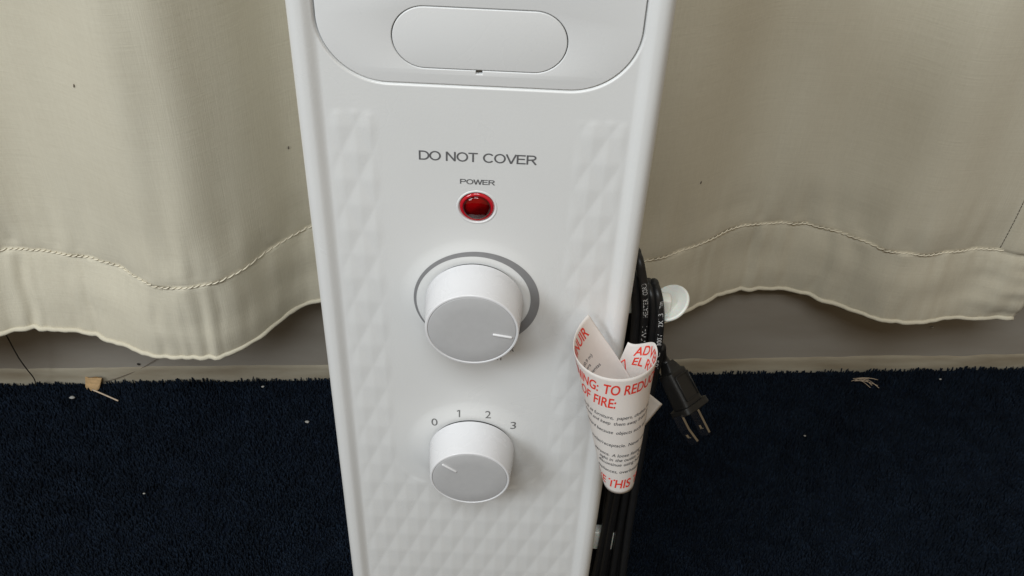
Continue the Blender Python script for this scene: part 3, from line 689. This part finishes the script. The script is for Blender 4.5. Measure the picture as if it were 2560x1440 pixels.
# ------------------------------------------------------------------ warning tag: a flat paper rolled into a cone
tg = empty('warning_tag', (0.0762, -0.036, 0.3104)); toff = tg.location
tag(tg, 'rolled white paper warning tag with red and black print hanging on the black cord', 'tag')
TT = Vector((0.0677, -0.0212, 0.3866)); TB = Vector((0.0762, -0.0360, 0.3104))
axl = (TT - TB).length; ta = (TT - TB) / axl; rT, rB = 0.0190, 0.0074
sina = (rT - rB) / math.hypot(axl, rT - rB); rho_t = rT / sina; rho_b = rB / sina; cosa = math.sqrt(1 - sina * sina)
apex = TB - ta * (rho_b * cosa)
fwd = Vector((-0.0031, -0.7546, 0.6562)); fwd = (fwd - ta * fwd.dot(ta)).normalized(); rgt = fwd.cross(-ta).normalized()
if rgt.x < 0: rgt = -rgt
PHC = R(22)
def cone(u, v, lift=0.0):
    rho = math.hypot(u, v); th = math.atan2(u, v); ph = PHC + th / sina
    r = rho * sina * (1 + 0.035 * ph / math.pi) + lift + 0.0007 * noise.noise(Vector((u * 45, v * 30, 3)))
    p = apex + ta * (rho * cosa) + (rgt * math.sin(ph) + fwd * math.cos(ph)) * r
    return p
UL = rho_t * math.tan(R(171) * sina); UR = rho_t * math.tan(R(122) * sina); V1, V0 = rho_t, rho_b
DROP = lambda u, v: 0.0110 * sstep(UR * 0.62, UR * 0.98, u) * sstep(V1 - 0.035, V1, v)      # the right-hand end is trimmed lower
def paper():
    V, F = [], []; nu, nv = 150, 40
    for j in range(nv + 1):
        v = V0 + (V1 - V0) * j / nv
        lim = lambda U, dg: min(U, v * math.tan(min(R(dg) * sina, 1.2)))
        ul = lim(UL, 285); ur = lim(UR, 160)
        for i in range(nu + 1): uu = -ul + (ul + ur) * i / nu; V.append(cone(uu, v - DROP(uu, v)) - toff)
    for j in range(nv):
        for i in range(nu): a = j * (nu + 1) + i; F.append((a, a + 1, a + nu + 2, a + nu + 1))
    return V, F
pp = obj('paper', *paper(), M['paper'], tg)
sm = pp.modifiers.new('thick', 'SOLIDIFY'); sm.thickness = 0.00022; sm.offset = 0
def tag_text(items, m, name, label, inner=False):
    parts = []
    for (s, u0, vb, cap, xs, align, bold, shear) in items:
        v, f = glyphs(s, bold, shear); wm = max(p[0] for p in v) * cap * xs; sh = -wm if align == 'R' else 0.0
        V, keep = [], []
        for (a, b) in v:
            uu = sh + a * cap * xs; u = (u0 - uu) if inner else (u0 + uu); w = vb + b * cap; w -= DROP(u, w)
            V.append(cone(u, w, -0.00022 if inner else 0.00024) - toff); keep.append(-UL + .0005 < u < UR - .0005)
        parts.append((V, [q for q in f if all(keep[i] for i in q)]))
    o = obj(name, *merge(parts), m, pp, smooth=False); o['label'] = label; return o
cap = 0.0062; BX = 0.66
v1 = V1 - 0.0104; v2 = V1 - 0.0190
U_ = lambda deg, v: v * math.tan(R(deg - 22) * sina)
tag_text([('WARNING:', U_(-35, v1), v1, cap, BX, 'R', 0.018, 0.12), ('TO REDUCE THE RISK', U_(-27, v1), v1, cap, BX, 'L', 0.018, 0.12),
          ('OF', U_(-54, v2), v2, cap, BX, 'R', 0.018, 0.12), ('FIRE:', U_(-48, v2), v2, cap, BX, 'L', 0.018, 0.12),
          ], M['red'], 'heading_lettering', 'red bold capitals along the upper edge of the tag')
tag_text([('DO NOT REMOVE', U_(-52, V0 + .006), V0 + 0.0042, cap, BX, 'R', 0.018, 0.12), ('THIS TAG', U_(-42, V0 + .006), V0 + 0.0042, cap, BX, 'L', 0.018, 0.12)], M['red'], 'footer_lettering', 'red bold capitals along the lower edge of the tag')
lines = []
for dv, dg, a, b in ((0.0262, -10, 'such as furniture,', 'papers, clothes, and curtains'), (0.0300, -16, 'front and keep', 'them away from the sides'),
                     (0.0360, -12, 'hazard because', 'objects such as pillows'), (0.0448, 14, 'outlet/receptacle.', 'Never use with'),
                     (0.0520, -24, 'persons.', 'A loose fitting outlet'), (0.0553, -16, 'tight in', 'the outlet. Check that'), (0.0586, 6, 'discontinue', 'using heater and'),
                     (0.0637, -6, 'appliances,', 'overheating can')):
    vb = V1 - dv; lines.append((a, U_(dg - 3, vb), vb, 0.0021, 0.88, 'R', 0.004, 0.15)); lines.append((b, U_(dg + 3, vb), vb, 0.0021, 0.88, 'L', 0.004, 0.15))
tag_text(lines, M['black_ink'], 'black_lettering', 'small black lines of print on the tag')
vi = V1 - 0.0090
tag_text([('ADVERTENCIA:', U_(138, vi), vi, 0.0068, 0.60, 'L', 0.018, 0.0), ('PARA DISMINUIR', U_(-146, vi), vi, 0.0068, 0.60, 'R', 0.018, 0.0),
          ('EL RIESGO', U_(135, vi), vi - 0.0085, 0.0068, 0.60, 'L', 0.018, 0.0)], M['red'], 'inner_red_lettering', 'red Spanish capitals inside the tag', True)
inn = []
for dv, dg, s in ((0.0195, -146, '3 pies (0,9 m)'), (0.0228, -140, 'parte trasera'), (0.0272, -160, 'herramientas'), (0.0345, -150, 'lado de la'), (0.0378, -158, 'tira de')):
    inn.append((s, U_(dg, V1 - dv), V1 - dv, 0.0021, 0.88, 'R', 0.004, 0.0))
tag_text(inn, M['black_ink'], 'inner_black_lettering', 'small black Spanish print inside the tag', True)
# small warning triangle outline inside
tri = []
for k in range(3):
    P3 = [(0.0, 0.0), (0.0056, 0.0), (0.0028, 0.0060)]; a, b = P3[k], P3[(k + 1) % 3]
    tri.append(tube([cone(U_(131, vi) + 0.0025 + a[0] + (b[0] - a[0]) * t, vi - .0175 + a[1] + (b[1] - a[1]) * t, -0.0003) - toff for t in (0, .33, .66, 1)], 0.0003, 5))
obj('warning_triangle', *merge(tri), M['red'], pp)
# loose corner of the paper behind the roll
A, B, C_ = Vector((0.0868, -0.0060, 0.3490)), Vector((0.0985, -0.0010, 0.3335)), Vector((0.0895, -0.0055, 0.3190))
D_ = Vector((0.0830, -0.0130, 0.3330))
V, F = [], []; n = 10
for i in range(n + 1):
    for j in range(n + 1):
        s, t = i / n, j / n; V.append((D_ * (1 - s) * (1 - t) + A * s * (1 - t) + C_ * (1 - s) * t + B * s * t) + Vector((0, 0.001 * math.sin(math.pi * s) * math.sin(math.pi * t), 0)) - toff)
F = [(i * (n + 1) + j, (i + 1) * (n + 1) + j, (i + 1) * (n + 1) + j + 1, i * (n + 1) + j + 1) for i in range(n) for j in range(n)]
fl = obj('paper_corner', V, F, M['paper'], tg); s_ = fl.modifiers.new('thick', 'SOLIDIFY'); s_.thickness = 0.00022

# ------------------------------------------------------------------ bits on the floor and the baseboard
def chip():
    c = Vector((-0.376, 0.2905, 0.0085)); bm = bmesh.new()
    pts = [(-0.0078, 0, -0.0065), (0.0040, 0, -0.0078), (0.0062, 0, -0.004), (0.0078, 0, 0.0078), (0.0030, 0, 0.0095), (-0.0040, 0, 0.0072), (-0.0085, 0, 0.0080)]
    V = []
    for s in (-1, 1):
        for (x, y, z) in pts: V.append(Vector((x * 1.05, 0.0009 * s + 0.0055 * abs(x - .002) / .008, z * .85)))
    n = len(pts); F = [tuple(range(n))[::-1], tuple(range(n, 2 * n))] + [(i, (i + 1) % n, n + (i + 1) % n, n + i) for i in range(n)]
    Rm = Matrix.Rotation(R(-38), 3, 'X'); o = obj('wood_chip', [Rm @ v for v in V], F, M['wood'], smooth=False); o.location = c
    tag(o, 'small tan wood chip leaning against the baseboard at the carpet edge', 'wood chip')
chip()
def strand(name, pts, r, m, label, cat, group=None, taper=False):
    P = catmull(pts, 6); c = Vector(pts[0]); n = len(P)
    o = obj(name, *tube([p - c for p in P], r, 6, radii=[r * (1 - 0.6 * i / n) if taper else r for i in range(n)]), m); o.location = c
    return tag(o, label, cat, group)
strand('straw', [(-0.3735, 0.2855, 0.0075), (-0.360, 0.2790, 0.0085), (-0.3455, 0.2735, 0.0070)], 0.00075, M['straw'], 'thin pale straw lying on the carpet beside the wood chip', 'straw')
strand('loose_thread', [(-0.4217, 0.2630, 0.126), (-0.4225, 0.2700, 0.070), (-0.4240, 0.2770, 0.044), (-0.4240, 0.2830, 0.022), (-0.4301, 0.2900, 0.004)], 0.00055, M['hair'], 'dark loose thread hanging from the curtain hem to the carpet', 'thread')
strand('loose_hair', [(-0.3674, 0.2993, 0.0045), (-0.3521, 0.3002, 0.0105), (-0.3332, 0.3045, 0.018), (-0.3131, 0.3058, 0.0328)], 0.00022, M['ledge'], 'fine dark hair stuck across the baseboard right of the wood chip', 'hair')
fib = empty('frayed_fibres', (0.372, 0.343, 0.005)); tag(fib, 'tuft of pale frayed fibres at the carpet edge below the right curtain', 'fibres')
parts = []
for k in range(7):
    a = Vector((0.360 + random.uniform(-.002, .010), 0.345 + random.uniform(-.002, .003), 0.006)); b = a + Vector((random.uniform(.008, .024), random.uniform(-.010, .003), random.uniform(0, .003)))
    m_ = (a + b) / 2 + Vector((0, random.uniform(-.001, .003), random.uniform(.001, .003)))
    parts.append(tube([p - fib.location for p in catmull([a, m_, b], 6)], 0.00028, 5))
obj('fibre_strands', *merge(parts), M['straw'], fib)
specks = [((-0.3896, 0.2756, 0.0065), .0017, 'white lint speck on the carpet left of the straw'), ((-0.1656, 0.2592, 0.006), .0013, 'pale lint speck on the carpet near the left side of the heater'),
          ((-0.2154, 0.3000, 0.007), .0010, 'thin pale lint at the left carpet edge near the heater'), ((0.4518, 0.352, 0.007), .0009, 'tiny lint speck on the carpet below the curtain corner'),
          ((0.4315, 0.3690, 0.0609), .0011, 'white fleck on the grey baseboard under the right curtain'), ((0.30, 0.27, 0.006), .0008, 'tiny pale speck on the carpet right of the plug'),
          ((-0.29, 0.17, 0.006), .0007, 'tiny pale speck on the dark carpet at lower left')]
for loc, r, lab in specks:
    bm = bmesh.new(); bmesh.ops.create_icosphere(bm, subdivisions=2, radius=r)
    for v in bm.verts: v.co *= 1 + 0.5 * noise.noise(v.co * 900 + Vector(loc) * 50); v.co.x *= 1.5; v.co.z *= 0.6
    bm.verts.index_update(); V = [v.co.copy() for v in bm.verts]; F = [[v.index for v in f.verts] for f in bm.faces]; bm.free()
    o = obj('lint_speck', V, F, M['lint']); o.location = loc; tag(o, lab, 'lint', 'specks of lint around the heater')
for (x, z, r) in ((-0.3327, 0.0245, 0.0016), (0.405, 0.078, 0.0011)):
    o = obj('nail_hole', *lathe([(r, 0.0), (r * .6, 0.0005), (r * .2, 0.0006)], 12, (x, WY(x) - 0.0005, z)), M['hair'], bb)
